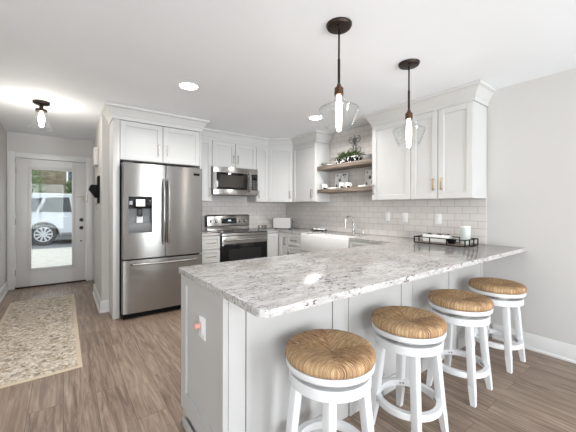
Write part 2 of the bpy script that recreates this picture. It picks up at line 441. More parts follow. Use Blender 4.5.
# door casing
cas = MB().box(DX0-.095, DX0-.006, YD-.02, YD, 0, DZ+.095, .003).box(DX1+.006, DX1+.095, YD-.02, YD, 0, DZ+.095, .003).box(DX0-.006, DX1+.006, YD-.02, YD, DZ+.006, DZ+.095, .003)
cas.box(DX0-.006, DX0-.02, YD, YD+.12, 0, DZ+.02).box(DX1+.006, DX1+.02, YD, YD+.12, 0, DZ+.02).box(DX0-.006, DX1+.006, YD, YD+.12, DZ+.006, DZ+.02)
struct(cas.build('trim_1', 'trim'), 'white casing around the front door')
# threshold
struct(MB().box(DX0-.005, DX1+.005, YD-.03, YD+.13, 0, .014, .003).build('trim_2', 'bronze'), 'dark metal threshold under the front door')

# front door with its glass
GX0, GX1, GZ0, GZ1 = -.42, .115, .297, 1.89
d = MB().box(DX0, GX0, YD+.01, YD+.055, .018, DZ, .002).box(GX1, DX1, YD+.01, YD+.055, .018, DZ, .002)
d.box(GX0, GX1, YD+.01, YD+.055, .018, GZ0).box(GX0, GX1, YD+.01, YD+.055, GZ1, DZ)
door = struct(d.build('door_1', 'door'), 'white front door with a tall glass panel')
fr = MB()
for a, b, c, e in ((GX0-.04, GX0+.004, GZ0-.04, GZ1+.04), (GX1-.004, GX1+.04, GZ0-.04, GZ1+.04), (GX0+.004, GX1-.004, GZ0-.04, GZ0+.004), (GX0+.004, GX1-.004, GZ1-.004, GZ1+.04)):
    fr.box(a, b, YD-.004, YD+.068, c, e, .006)
fr.build('glass_frame', 'door', door)
MB().box(GX0, GX1, YD+.028, YD+.034, GZ0, GZ1).build('pane', 'pane', door)
for z, nm in ((1.062, 'deadbolt'), (.925, 'deadbolt')):
    MB().cyl((.243, YD-.012, z), .03, .022, 24, 'y', bev=.005).box(.232, .254, YD-.03, YD-.012, z-.006, z+.006, .002).build(nm, 'bronze', door)
MB().cyl((.24, YD-.004, .70), .012, .014, 16, 'y').build('lock_plug', 'bronze', door)
for z in (.25, 1.05, 1.85):
    MB().cyl((DX0-.002, YD-.006, z-.05), .008, .1, 12).build('hinge', 'nickel', door)
g = tag(MB().box(.18, .262, YD-.022, YD-.012, 1.452, 1.462, .002).box(.262, .272, YD-.03, YD-.004, 1.38, 1.47, .002).box(.176, .184, YD-.022, YD+.01, 1.445, 1.469).build('door_guard', 'nickel'),
        'small metal swing bar guard high on the right of the front door', 'door guard')
MB().box(.312, .33, YD-.026, YD-.0202, 1.36, 1.49, .002).build('strike_plate', 'nickel', g)

# ------------------------------------------------------------------ outdoors
struct(MB().box(-8, 10, 6.45, 11.9, -.12, .0).build('ground', 'concrete', smooth=False), 'pale concrete walk outside the front door')
struct(MB().box(-12, 16, 11.9, 19, -.14, -.01).build('road', 'asphalt', smooth=False), 'grey asphalt street')
b = thing('building', 'beige sided building beyond the parked car', 'building', (0, 18.2, 0))
MB().box(-6, 7, 0, .3, 0, 5.2).build('wall', 'siding', b)
MB().box(-.62, -.32, -.06, 0, 0, 5.2, .01).build('corner_board', 'siding', b)
for x in (.1, 1.5, -3.2): 
    w = MB().box(x, x+.9, -.05, 0, 1.9, 3.6, .01).build('window_frame', 'trim', b)
    MB().box(x+.07, x+.83, -.06, -.04, 1.97, 3.53).build('pane', 'car_glass', w)
def shrub(x, y, h, r, lab):
    t = thing('shrub', lab, 'shrub', (x, y, 0)); rnd = random.Random(int(x*100)+5); f = MB()
    for k in range(1500):
        a = rnd.uniform(0, 2*PI); z = .25+rnd.random()*(h-.25); rr = r*math.sqrt(rnd.random())*(1.05-.45*z/h)
        c = Vector((rr*math.cos(a), rr*math.sin(a), z)); u = Vector((rnd.gauss(0, 1), rnd.gauss(0, 1), rnd.gauss(0, 1))).normalized()
        v = u.orthogonal().normalized(); s_ = rnd.uniform(.05, .1)
        q = [f.bm.verts.new(c+u*s_), f.bm.verts.new(c+v*s_*.5), f.bm.verts.new(c-u*s_), f.bm.verts.new(c-v*s_*.5)]; f.bm.faces.new(q)
    f.build('foliage', 'leaf', t, smooth=False)
    st = MB()
    for k in range(5): st.tube([(0, 0, 0), (.08*math.cos(k*1.26), .08*math.sin(k*1.26), .5), (.25*r*math.cos(k*1.26), .25*r*math.sin(k*1.26), h*.7)], [.03, .022, .01], 6)
    st.build('stem', 'shelf', t)
shrub(-1.15, 17.0, 3.3, .62, 'tall loose green shrub left of the corner board, beyond the car')
shrub(.35, 17.3, 2.5, .4, 'shorter green shrub right of the corner board, beyond the car')

# parked car (side on, tail to the left)
car = thing('car', 'white parked car with dark side windows seen through the front door glass', 'car', (-.55, 13.05, .0))
RW, WB = .36, 2.80
body = [(-.85, .42), (-.90, .62), (-.86, 1.02), (-.80, 1.08), (3.0, 1.06), (3.62, .98), (3.74, .80), (3.74, .42), (3.62, .30)]
def arch(cx, n=12): return [(cx+.43*math.cos(PI*i/n), max(.30, .36+.43*math.sin(PI*i/n))) for i in range(n+1)]
poly = body+arch(WB)+[(.46, .30)]+arch(0)[1:]+[(-.70, .30)]
MB().prism(poly, 0, 1.85, .0, 'y').build('body', 'car', car, angle=20)
MB().prism([(-.80, 1.08), (-.62, 1.62), (-.35, 1.72), (.2, 1.76), (1.3, 1.72), (1.75, 1.60), (2.55, 1.06)], .06, 1.79, .0, 'y').build('cabin', 'car', car, angle=20)
for pts in ([(-.60, 1.15), (-.42, 1.56), (-.02, 1.60), (-.20, 1.12)], [(-.10, 1.12), (.08, 1.61), (.70, 1.63), (.78, 1.11)], [(.86, 1.11), (.78, 1.63), (1.25, 1.63), (1.70, 1.53), (2.2, 1.10)]):
    MB().prism(pts, .045, .07, 0, 'y').build('side_window', 'car_glass', car)
MB().box(-.5, 1.3, .05, .11, 1.735, 1.76, .008).build('roof_rail', 'alloy', car)
for x in (.46, 1.45): MB().box(x, x+.2, -.03, .01, .93, .965, .008).build('door_handle', 'alloy', car)
MB().box(.47, 2.33, -.02, .05, .30, .40, .01).build('sill', 'grey_plastic', car)
for x in (.34, .84, 1.95): MB().box(x, x+.008, -.004, .006, .42, 1.07).build('door_seam', 'dark_steel', car)
MB().box(-.91, -.78, -.01, .25, .80, 1.0, .02).build('tail_lamp', 'pink', car)
for cx in (0, WB):
    for y0 in (-.01, 1.63):
        w = MB().lathe([(.25, 0), (.33, 0), (.36, .03), (.36, .2), (.33, .23), (.25, .23)], (cx, y0, RW), 40, 'y').build('wheel', 'rubber', car)
        r = MB().lathe([(.225, .012), (.252, .012), (.252, .22), (.225, .22)], (cx, y0, RW), 40, 'y')
        for k in range(10):
            a = 2*PI*k/10; ca, sa = math.cos(a), math.sin(a)
            p = [(.05, -.022), (.235, -.03), (.235, .03), (.05, .022)]
            r.prism([(cx+px*ca-pz*sa, RW+px*sa+pz*ca) for px, pz in p], y0+.02, y0+.05, 0, 'y')
        r.cyl((cx, y0+.015, RW), .065, .04, 20, 'y'); r.build('rim', 'alloy', w)
        MB().cyl((cx, y0+.08, RW), .23, .02, 24, 'y').build('brake_disc', 'dark_steel', w)

# ------------------------------------------------------------------ tiles
struct(MB().box(1.477, XR-.008, YB-.008, YB, .90, 1.40).build('trim_3', 'tile_x', smooth=False), 'white subway tile backsplash behind the range')
struct(MB().box(XR-.008, XR, 1.222, YB-.008, .90, 1.40).box(XR-.008, XR, 2.385, 3.417, 1.40, ZC).build('trim_4', 'tile_y', smooth=False), 'white subway tile on the sink wall')

# ------------------------------------------------------------------ cabinets (local frame: front at y=0, x to the right, depth +y)
def shaker(x0, x1, z0, z1, y=-.021, st=.058, sag=.012):
    m = MB().box(x0+st-.002, x1-st+.002, y+sag, y+.02, z0+st-.002, z1-st+.002)
    m.box(x0, x0+st, y, y+.02, z0, z1, .0025, 1).box(x1-st, x1, y, y+.02, z0, z1, .0025, 1)
    m.box(x0+st, x1-st, y, y+.02, z0, z0+st, .0025, 1).box(x0+st, x1-st, y, y+.02, z1-st, z1, .0025, 1)
    return m
def pull(parent, x, z, L=.125, vert=True, y=-.021, mat='nickel'):
    m = MB(); yy = y-.03
    if vert:
        m.box(x-.0055, x+.0055, yy-.0055, yy+.0055, z-L/2, z+L/2, .002)
        for dz in (-L/2+.012, L/2-.012): m.box(x-.005, x+.005, yy, y, z+dz-.005, z+dz+.005)
    else:
        m.box(x-L/2, x+L/2, yy-.0055, yy+.0055, z-.0055, z+.0055, .002)
        for dx in (-L/2+.012, L/2-.012): m.box(x+dx-.005, x+dx+.005, yy, y, z-.005, z+.005)
    return m.build('handle', mat, parent)
def cabinet(name, label, cat, loc, rz, w, d, z0, z1, doors=(), drawers=(), mat='cabinet', toe=0, hm='nickel', group=None):
    t = thing(name, label, cat, (loc[0], loc[1], z0), rz, group); h = z1-z0
    c = MB().box(0, w, 0, d, toe, h, .0015, 1)
    if toe: c.box(.0, w, .07, d, 0, toe)
    c.build('carcass', mat, t)
    g = .003
    for (x0, x1, a, b, hx, hz) in doors:
        o = shaker(x0+g, x1-g, a-z0+g, b-z0-g).build('door', mat, t)
        if hx is not None: pull(o, hx, hz-z0, mat=hm)
    for (x0, x1, a, b) in drawers:
        o = shaker(x0+g, x1-g, a-z0+g, b-z0-g, st=.035).build('drawer', mat, t)
        pull(o, (x0+x1)/2, (a+b)/2-z0, L=min(.14, (x1-x0)*.6), vert=False, mat=hm)
    return t
ZU, ZT = 1.372, 2.286
FD = .694
# refrigerator enclosure and cabinet over it
t = cabinet('refrigerator_cabinet', 'white two-door cabinet above the refrigerator with its tall side panels', 'cabinet', (.515, 3.94), 0, .94, YB-3.94-.001, 1.83, ZT,
        [(.0, .468, 1.83, ZT, .42, 1.985), (.472, .94, 1.83, ZT, .52, 1.985)])
MB().box(-.068, -.001, -.02, .338, -1.83, .456, .002).box(-.022, -.001, .338, .674, -1.83, .456).build('side_panel', 'cabinet', t)
MB().box(.941, .959, -.02, .674, -1.83, .456, .002).build('side_panel', 'cabinet', t)
# back wall uppers
YU = 4.307; DU = YB-YU-.009
cabinet('wall_cabinet', 'narrow white wall cabinet between the refrigerator and the microwave', 'cabinet', (1.478, YU), 0, .302, DU, ZU, ZT, [(0, .302, ZU, ZT, .262, 1.51)], group='white wall cabinets')
cabinet('wall_cabinet', 'short white two-door wall cabinet directly above the microwave', 'cabinet', (1.782, YU), 0, .764, DU, 1.897, ZT,
        [(0, .381, 1.897, ZT, .345, 2.03), (.383, .764, 1.897, ZT, .42, 2.03)], group='white wall cabinets')
cabinet('wall_cabinet', 'narrow white wall cabinet just right of the microwave', 'cabinet', (2.548, YU), 0, .234, DU, ZU, ZT, [(0, .234, ZU, ZT, .035, 1.50)], group='white wall cabinets')
# diagonal corner cabinet
L = math.hypot(3.092-2.784, YU-3.992)
t = thing('corner_cabinet', 'white diagonal wall cabinet in the corner of the room', 'cabinet', (2.784, YU, ZU), -math.atan2(YU-3.992, 3.092-2.784), 'white wall cabinets')
inv = Matrix.Rotation(math.atan2(YU-3.992, 3.092-2.784), 3, 'Z')
pts = [(2.784, YU), (3.092, 3.992), (XR-.009, 3.992), (XR-.009, YB-.009), (2.784, YB-.009)]
MB().prism([tuple((inv @ Vector((x-2.784, y-YU, 0))).xy) for x, y in pts], 0, ZT-ZU).build('carcass', 'cabinet', t)
o = shaker(.012, L-.012, .002, ZT-ZU-.002).build('door', 'cabinet', t); pull(o, L-.045, .13)
# uppers on the sink wall (rotated -90)
XU = 3.092
cabinet('wall_cabinet', 'white single-door wall cabinet at the left end of the floating shelves', 'cabinet', (XU, 3.988), -PI/2, .569, XR-XU-.009, ZU, ZT, [(0, .569, ZU, ZT, .50, 1.50)], group='white wall cabinets')
cabinet('wall_cabinet', 'white single-door wall cabinet at the right end of the floating shelves', 'cabinet', (XU, 2.383), -PI/2, .532, XR-XU-.009, ZU, ZT, [(.012, .532, ZU, ZT, .052, 1.50)], group='white wall cabinets')
cabinet('wall_cabinet', 'white two-door wall cabinet nearest the plain wall, above the black tray', 'cabinet', (XU, 1.850), -PI/2, .633, XR-XU-.009, ZU, ZT,
        [(0, .299, ZU, ZT, .262, 1.52), (.301, .633, ZU, ZT, .345, 1.52)], hm='brass', group='white wall cabinets')
# crown mouldings
cp = [(0, ZT+.001), (.012, ZT+.001), (.014, ZT+.042), (.022, ZT+.05), (.032, ZT+.075), (.062, ZT+.118), (.082, ZT+.128), (.084, ZC-.001), (0, ZC-.001)]
tag(MB().sweep([(.447, 4.279), (.447, 3.92), (1.474, 3.92), (1.474, YU), (2.784, YU), (XU, 3.992), (XU, 3.419), (XR-.009, 3.419)], cp).build('crown_moulding', 'cabinet', angle=20), 'white crown moulding running from over the refrigerator around the corner to the shelves', 'moulding')
tag(MB().sweep([(XR-.009, 2.383), (XU, 2.383), (XU, 1.217), (XR-.001, 1.217)], cp).build('crown_moulding', 'cabinet', angle=20), 'white crown moulding over the cabinets on the right, behind the pendants', 'moulding')

# base cabinets
BX, BY, ZCT = 2.79, 3.985, .914
cabinet('base_cabinet', 'narrow white drawer cabinet between the refrigerator and the range', 'cabinet', (1.478, BY), 0, .29, YB-BY-.009, 0, .882,
        [(0, .29, .10, .50, None, 0)], [(0, .29, .70, .875), (0, .29, .51, .69)], toe=.09)
cabinet('base_cabinet', 'slim white base cabinet just right of the range', 'cabinet', (2.556, BY), 0, .233, YB-BY-.009, 0, .882, [(0, .205, .10, .875, None, 0)], toe=.09)
cabinet('base_cabinet', 'white single-door base cabinet in the corner beneath the toaster', 'cabinet', (BX, BY), -PI/2, .262, XR-BX-.009, 0, .882, [(.03, .262, .10, .875, .21, .76)], toe=.09)
cabinet('base_cabinet', 'white drawer cabinet left of the farmhouse sink', 'cabinet', (BX, 3.722), -PI/2, .325, XR-BX-.009, 0, .882, [(0, .325, .10, .60, None, 0)], [(0, .325, .70, .875), (0, .325, .5, .69)], toe=.09)
cabinet('base_cabinet', 'white two-door base cabinet under the farmhouse sink', 'cabinet', (BX, 3.395), -PI/2, .925, XR-BX-.009, 0, .655, [(0, .46, .10, .65, .42, .56), (.465, .925, .10, .65, .505, .56)], toe=.09)
cabinet('base_cabinet', 'white base cabinet between the sink and the peninsula', 'cabinet', (BX, 2.468), -PI/2, .60, XR-BX-.009, 0, .882, [(0, .6, .10, .69, .05, .6)], [(0, .6, .70, .875)], toe=.09)

# peninsula
PX0, PY0, PY1 = .572, 1.25, 1.852
t = thing('peninsula_cabinet', 'pale grey panelled peninsula cabinet behind the bar stools', 'cabinet', (PX0, PY0, 0))
PW = XR-PX0-.002
MB().box(.024, PW, .020, PY1-PY0, .0, .883).build('carcass', 'gray_cabinet', t)
ep = MB(); D = PY1-PY0
ep.box(.014, .0239, .0, D, 0, .878)
ep.box(.0, .014, .0, .030, .0, .878, .0015, 1).box(.0, .014, D-.087, D, .075, .878, .0015, 1).box(.0, .014, .030, D-.087, .82, .878, .0015, 1).box(.0, .014, .030, D-.087, .075, .185, .0015, 1)
ep.build('end_panel', 'gray_cabinet', t)
MB().box(-.014, -.0001, .0, D-.07, 0, .05, .003).build('base_moulding', 'gray_cabinet', t)
BT = ((.027, .114), (.692, .825), (1.391, 1.533), (2.108, 2.258), (2.77, PW))
for x0, x1 in BT: MB().box(x0, x1, .0, .0199, .0, .883, .0015, 1).build('batten', 'gray_cabinet', t)
for (p0, a), (b, p1) in zip(BT, BT[1:]):
    MB().box(a+.006, b-.006, .002, .0199, .0, .883, .001, 1).build('back_panel', 'gray_cabinet', t)
    MB().box(a+.006, b-.006, -.008, .0019, 0, .105, .002, 1).build('base_board', 'gray_cabinet', t)
t = thing('power_outlet', 'white outlet with a coral pink plug cap on the peninsula end panel', 'outlet', (PX0+.0135, 1.53, .648), -PI/2)
MB().box(-.045, .045, -.006, 0, -.058, .058, .003).box(-.018, .018, -.008, -.005, -.036, .036, .002).build('plate', 'white_plastic', t)
MB().cyl((-.022, -.036, .004), .0145, .030, 20, 'y', bev=.004).build('plug_cap', 'pink', t)

# countertops
def rounded(pts, rad, n=5):
    out = []
    for i, (p, r) in enumerate(zip(pts, rad)):
        if r == 0: out.append(p); continue
        P = Vector(p); A = (Vector(pts[i-1])-P).normalized(); B = (Vector(pts[(i+1) % len(pts)])-P).normalized()
        c = P+(A+B)*r
        for k in range(n+1):
            a = k/n*PI/2; out.append(tuple(c-B*r*math.cos(a)-A*r*math.sin(a)))
    return out
CX = 2.77
SY0, SY1, SX1 = 2.475, 3.385, 3.245    # sink cut-out
pts = [(.555, .897), (XR-.001, .897), (XR-.001, 1.22), (XR-.009, 1.222), (XR-.009, YB-.009), (2.554, YB-.009), (2.554, 3.965), (CX, 3.965), (CX, SY1), (SX1, SY1), (SX1, SY0), (CX, SY0), (CX, 1.86), (.555, 1.86)]
rad = [.045]+[0]*12+[.02]
ct = MB().prism(rounded(pts, rad), .8835, ZCT)
hz = [e for e in ct.bm.edges if abs(e.verts[0].co.z-ZCT) < 1e-5 and abs(e.verts[1].co.z-ZCT) < 1e-5 and len(e.link_faces) == 2]
bmesh.ops.bevel(ct.bm, geom=hz, offset=.005, segments=2, affect='EDGES', profile=.5)
tag(ct.build('countertop', 'granite'), 'speckled white granite countertop of the peninsula and sink wall', 'countertop')
tag(MB().box(1.478, 1.768, 3.962, YB-.009, .8835, ZCT, .004).build('countertop', 'granite'), 'small speckled granite countertop between the refrigerator and range', 'countertop')

# ------------------------------------------------------------------ refrigerator
t = thing('refrigerator', 'stainless steel french door refrigerator with a bottom freezer drawer', 'refrigerator', (.985, 3.80, 0))
MB().box(-.455, .455, .085, .80, .055, 1.78, .004).build('body', 'dark_steel', t)
def bowed(x0, x1, z0, z1, xc0, xc1, depth=.075, bulge=.018, n=14):
    f = []; 
    for i in range(n+1):
        x = x0+(x1-x0)*i/n; u = (x-xc0)/(xc1-xc0)*2-1
        f.append((x, -bulge*(1-u*u)+ .002))
    e = .012
    f[0] = (x0, f[0][1]+e*.8); f.insert(1, (x0+e, f[1][1]+.001)); f[-1] = (x1, f[-1][1]+e*.8); f.insert(len(f)-1, (x1-e, f[-2][1]+.001))
    return MB().prism(f+[(x1, depth), (x0, depth)], z0, z1)
def cutdoor():
    return bowed(-.46, -.003, .69, 1.782, -.46, .46)
DXa, DXb, DZa, DZb = -.405, -.15, .985, 1.405     # dispenser recess
# left door made of four bands around the dispenser recess
dl = MB()
def band(m, x0, x1, z0, z1):
    n = 8; f = [(x0+(x1-x0)*i/n, -.018*(1-((x0+(x1-x0)*i/n)/.46)**2)+.002) for i in range(n+1)]
    if x0 <= -.459: f[0] = (x0, f[0][1]+.010); f.insert(1, (x0+.012, f[1][1]+.003))
    if x1 >= -.0031: f[-1] = (x1, f[-1][1]+.008); f.insert(len(f)-1, (x1-.008, f[-2][1]))
    m.prism(f+[(x1, .075), (x0, .075)], z0, z1)
band(dl, -.46, -.003, DZb, 1.782); band(dl, -.46, -.003, .69, DZa); band(dl, -.46, DXa, DZa, DZb); band(dl, DXb, -.003, DZa, DZb)
dl = dl.build('door', 'steel', t, angle=30)
dr = MB(); n = 16
f = [(.003+.457*i/n, -.018*(1-((.003+.457*i/n)/.46)**2)+.002) for i in range(n+1)]
f[0] = (.003, f[0][1]+.008); f.insert(1, (.011, f[1][1])); f[-1] = (.46, f[-1][1]+.010); f.insert(len(f)-1, (.448, f[-2][1]))
dr.prism(f+[(.46, .075), (.003, .075)], .69, 1.782); dr = dr.build('door', 'steel', t, angle=30)
n = 24; f = [(-.46+.92*i/n, -.018*(1-((-.46+.92*i/n)/.46)**2)+.002) for i in range(n+1)]
f[0] = (-.46, .012); f.insert(1, (-.448, .002)); f[-1] = (.46, .012); f.insert(len(f)-1, (.448, .002))
fz = MB().prism(f+[(.46, .075), (-.46, .075)], .07, .672).build('freezer_drawer', 'steel', t, angle=30)
for x, p in ((-.028, dl), (.028, dr)):
    h = [(x, -.02, .84), (x, -.05, .87), (x, -.066, 1.0), (x, -.07, 1.22), (x, -.066, 1.45), (x, -.05, 1.58), (x, -.02, 1.61)]
    MB().tube(h, .0125, 10).build('handle', 'dark_steel' if 0 else 'chrome', p)
MB().tube([(-.37, -.005, .625), (-.36, -.045, .628), (-.2, -.068, .628), (0, -.076, .628), (.2, -.068, .628), (.36, -.045, .628), (.37, -.005, .625)], .0125, 10).build('handle', 'chrome', fz)
dp = MB().box(DXa, DXb, .055, .065, DZa, DZb).box(DXa, DXa+.006, -.012, .06, DZa, DZb).box(DXb-.006, DXb, -.014, .06, DZa, DZb).box(DXa+.006, DXb-.006, -.012, .06, DZb-.006, DZb).box(DXa+.006, DXb-.006, -.014, .055, DZa, DZa+.008).build('dispenser', 'grey_plastic', t)
MB().box(DXa+.006, DXb-.006, -.019, .03, 1.265, DZb-.006, .003).build('control_panel', 'black_glass', dp)
MB().box(-.30, -.255, -.004, .04, 1.17, 1.265, .004).build('nozzle', 'black_plastic', dp)
MB().box(-.31, -.245, .03, .04, 1.08, 1.18, .003).build('paddle', 'white_plastic', dp)
MB().box(-.325, -.23, -.0205, -.0191, 1.29, 1.37).build('display_label', 'white_plastic', dp)
MB().box(DXa+.008, DXb-.008, .0, .054, DZa+.0085, DZa+.115, .003).build('drip_tray', 'grey_plastic', dp)
MB().box(.335, .42, -.006, .004, 1.685, 1.715, .001).build('emblem', 'black', dr)
MB().box(-.45, .45, .03, .08, .012, .066).build('kick_grille', 'black', t)
for x in (-.40, .40):
    for y in (.1, .7): MB().cyl((x, y, 0), .018, .056, 12).build('foot', 'black', t)
MB().box(-.44, -.34, .03, .16, 1.7825, 1.80, .003).box(.34, .44, .03, .16, 1.7825, 1.80, .003).build('hinge_cover', 'dark_steel', t)

# ------------------------------------------------------------------ range
t = thing('range', 'stainless steel electric range with black oven door', 'stove', (2.162, 3.95, 0))
MB().box(-.378, .378, .045, .645, .10, .905, .002).build('body', 'dark_steel', t)
MB().box(-.38, .38, -.005, .53, .9055, .919, .003).build('cooktop', 'cooktop', t)
MB().box(-.379, .379, -.018, .044, .868, .905, .004).build('front_rail', 'steel_h', t)
od = MB().box(-.378, .378, -.006, .044, .255, .864, .004).build('oven_door', 'black_glass', t)
MB().box(-.378, .378, -.014, -.0062, .755, .864, .003).build('door_trim', 'steel_h', od)
MB().box(-.27, .27, -.0075, -.0062, .36, .68, .0).build('oven_window', 'black_plastic', od)
h = MB().tube([(-.345, -.06, .815), (.345, -.06, .815)], .012, 10)
for x in (-.33, .33): h.box(x-.01, x+.01, -.055, -.012, .807, .823, .002)
h.build('handle', 'chrome', od)
MB().box(-.378, .378, -.006, .044, .09, .25, .004).build('storage_drawer', 'steel_h', t)
for x in (-.33, .33):
    for y in (.08, .58): MB().cyl((x, y, 0), .018, .10, 12).build('foot', 'black', t)
bg = MB().prism([(.535, .9195), (.64, .9195), (.64, 1.165), (.585, 1.165), (.557, 1.14), (.540, .985), (.556, .978), (.556, .966)], -.37, .37, .003, 'x').build('backguard', 'steel_h', t)
MB().box(-.379, -.3705, .56, .64, .975, 1.15, .002).build('end_cap', 'black_plastic', bg)
MB().box(.3705, .379, .56, .64, .975, 1.15, .002).build('end_cap', 'black_plastic', bg)
# sloped face items
sl = Matrix.Translation((0, .5485, 1.0625)) @ Matrix.Rotation(-math.atan2(.017, .155), 4, 'X')
MB().box(-.135, .13, -.006, .004, -.042, .042, .002).xf(sl).build('clock_panel', 'black_glass', bg)
MB().box(-.02, .03, -.0075, -.0061, -.006, .016).xf(sl).build('clock_digits', 'lcd', bg)
for x in (-.315, -.225, .19, .285):
    MB().lathe([(0, -.03), (.016, -.03), (.019, -.026), (.02, -.01), (.026, -.004), (.026, .002), (0, .002)], (x, 0, 0), 20, 'y').xf(sl).build('knob', 'chrome', bg)
for x, y, r in ((-.19, .15, .10), (.19, .15, .08), (-.19, .42, .075), (.19, .42, .10)):
    MB().lathe([(r-.003, 0), (r, 0), (r, .0006), (r-.003, .0006)], (x, y, .9191), 40).build('burner_ring', 'grey_plastic', t)

# ------------------------------------------------------------------ microwave
t = thing('microwave', 'stainless steel over-the-range microwave with black window', 'microwave', (2.1435, 4.2, 1.474))
MB().box(-.378, .378, .035, .40, 0, .42, .003).build('body', 'black_plastic', t)
fr = MB().box(-.378, .378, 0, .034, .0, .082, .003).box(-.378, .378, 0, .034, .335, .42, .003).box(-.378, -.33, .0, .034, .082, .335).box(.19, .262, 0, .034, .082, .335).build('front', 'steel_h', t)
MB().box(-.33, .19, .004, .033, .082, .335, .002).build('door_window', 'black_glass', t)
MB().box(-.285, .12, .0015, .0039, .115, .30).build('window_mesh', 'mw_window', t)
MB().box(.262, .378, .002, .033, .082, .335, .002).build('control_panel', 'black_glass', t)
k = MB()
for i in range(3):
    for j in range(5): k.box(.285+i*.027, .303+i*.027, .0002, .0019, .10+j*.03, .116+j*.03)
k.build('keypad', 'grey_plastic', t)
MB().box(.28, .36, .0002, .0019, .285, .318).build('display', 'black_plastic', t)
MB().tube([(.225, .0, .06), (.225, -.03, .085), (.225, -.042, .15), (.225, -.045, .21), (.225, -.042, .27), (.225, -.03, .335), (.225, .0, .36)], .011, 10).build('handle', 'chrome', t)

# ------------------------------------------------------------------ sink, faucet
t = thing('sink', 'white farmhouse apron sink set into the granite counter', 'sink', (2.755, 2.93, .66))
a, L2 = SX1-2.755-.004, .452
MB().box(0, .03, -L2, L2, 0, .235, .008).box(a-.022, a, -L2, L2, 0, .222, .003).box(.03, a-.022, -L2, -L2+.022, 0, .225, .003).box(.03, a-.022, L2-.022, L2, 0, .225, .003).box(.03, a-.022, -L2+.022, L2-.022, 0, .025).build('basin', 'white_ceramic', t)
MB().cyl((.25, 0, .0255), .045, .004, 24).build('drain', 'chrome', t)
t = thing('faucet', 'chrome gooseneck faucet behind the farmhouse sink', 'faucet', (3.30, 2.86, ZCT), PI)
MB().lathe([(0, 0), (.03, 0), (.03, .008), (.022, .02), (.019, .06), (0, .06)], (0, 0, .0005), 24).build('base', 'chrome', t)
sp = [(0, 0, .06)]+[(0, 0, .06+.1*i/4) for i in range(1, 5)]+[(.085-.085*math.cos(PI*i/10), 0, .16+.085*math.sin(PI*i/10)) for i in range(1, 11)]+[(.172, 0, .14)]
MB().tube(sp, .012, 12).build('spout', 'chrome', t)
MB().cyl((.1725, 0, .085), .016, .06, 16, bev=.003).build('spray_head', 'chrome', t)
MB().tube([(0, .018, .045), (0, .045, .05), (.01, .075, .09), (.02, .085, .11)], [.009, .008, .006, .006], 10).build('lever', 'chrome', t)
t = thing('soap_dispenser', 'small chrome soap dispenser beside the gooseneck faucet', 'soap dispenser', (3.31, 2.70, ZCT), PI)
MB().lathe([(0, 0), (.02, 0), (.02, .006), (.012, .012), (.01, .05), (0, .05)], (0, 0, .0005), 20).build('body', 'chrome', t)
MB().tube([(0, 0, .048), (0, 0, .075), (.02, 0, .082), (.06, 0, .075)], .006, 8).build('spout', 'chrome', t)

# things on the counters
t = thing('toaster', 'white toaster with dark ends in the corner of the counter', 'toaster', (3.0, 4.17, ZCT), -PI/4)
MB().prism(rounded([(-.145, .02), (.145, .02), (.145, .195), (-.145, .195)], [.015, .015, .04, .04]), -.085, .085, 0, 'y').build('body', 'chime', t)
for x0, x1 in ((-.168, -.1455), (.1455, .168)): MB().box(x0, x1, -.08, .08, .02, .18, .008).build('end_cap', 'grey_plastic', t)
MB().box(-.11, .11, -.05, -.02, .193, .1965).box(-.11, .11, .02, .05, .193, .1965).build('slot', 'black_plastic', t)
MB().box(.168, .19, -.015, .015, .12, .135, .003).build('lever', 'black_plastic', t)
for x in (-.12, .12):
    for y in (-.06, .06): MB().cyl((x, y, 0.0005), .01, .022, 10).build('foot', 'black_plastic', t)
t = thing('butter_dish', 'small stainless lidded dish on the counter right of the range', 'dish', (2.69, 4.33, ZCT), 0)
MB().box(-.075, .075, -.04, .04, .0005, .012, .004).build('tray', 'steel_h', t)
MB().box(-.068, .068, -.034, .034, .0125, .07, .01).build('lid', 'steel_h', t)
# dark plate with white soaps
tag(MB().lathe([(0, 0), (.07, 0), (.13, .012), (.135, .016), (.13, .019), (.07, .007), (0, .006)], n=40, sx=.75, sy=1.15).build('plate', 'black', loc=(3.23, 3.5, ZCT+.0005)), 'dark oval plate holding white rounds left of the sink', 'plate')
lab = ['leftmost white round piece on the dark oval plate', 'second white round piece from left on the dark oval plate', 'third white round piece from left on the dark oval plate', 'rightmost white round piece on the dark oval plate']
for i, dy in enumerate((.085, .028, -.03, -.088)):
    tag(MB().lathe([(0, 0), (.02, 0), (.028, .012), (.026, .026), (.014, .032), (0, .033)], n=20).build('soap', 'white_ceramic', loc=(3.215+.02*(i % 2), 3.5+dy, ZCT+.0085)), lab[i], 'soap', 'white rounds on the dark plate')

# black wire tray with jar
TX, TY = 3.10, 1.49
t = thing('wire_tray', 'black open-frame rectangular tray on the granite counter by the tile', 'tray', (TX, TY, ZCT))
hx, hy, w = .14, .25, .0085
r = MB()
for z in (.0055, .064):
    r.box(-hx, hx, -hy-w/2, -hy+w/2, z-w/2, z+w/2).box(-hx, hx, hy-w/2, hy+w/2, z-w/2, z+w/2).box(-hx-w/2, -hx+w/2, -hy, hy, z-w/2, z+w/2).box(hx-w/2, hx+w/2, -hy, hy, z-w/2, z+w/2)
for x in (-hx, hx):
    for y in (-hy, -hy/3, hy/3, hy): r.box(x-w/2, x+w/2, y-w/2, y+w/2, .0055, .064)
for y in (-hy, hy):
    for x in (-hx/3, hx/3): r.box(x-w/2, x+w/2, y-w/2, y+w/2, .0055, .064)
r.build('frame', 'black', t)
MB().box(-hx+w/2, hx-w/2, -hy+w/2, hy-w/2, .005, .010).build('base', 'shelf', t)
t = thing('ceramic_box', 'white ceramic box with dark dots standing in the black tray', 'box', (3.13, 1.585, ZCT+.0105))
MB().box(-.055, .055, -.13, .13, 0, .075, .008).build('body', 'white_ceramic', t)
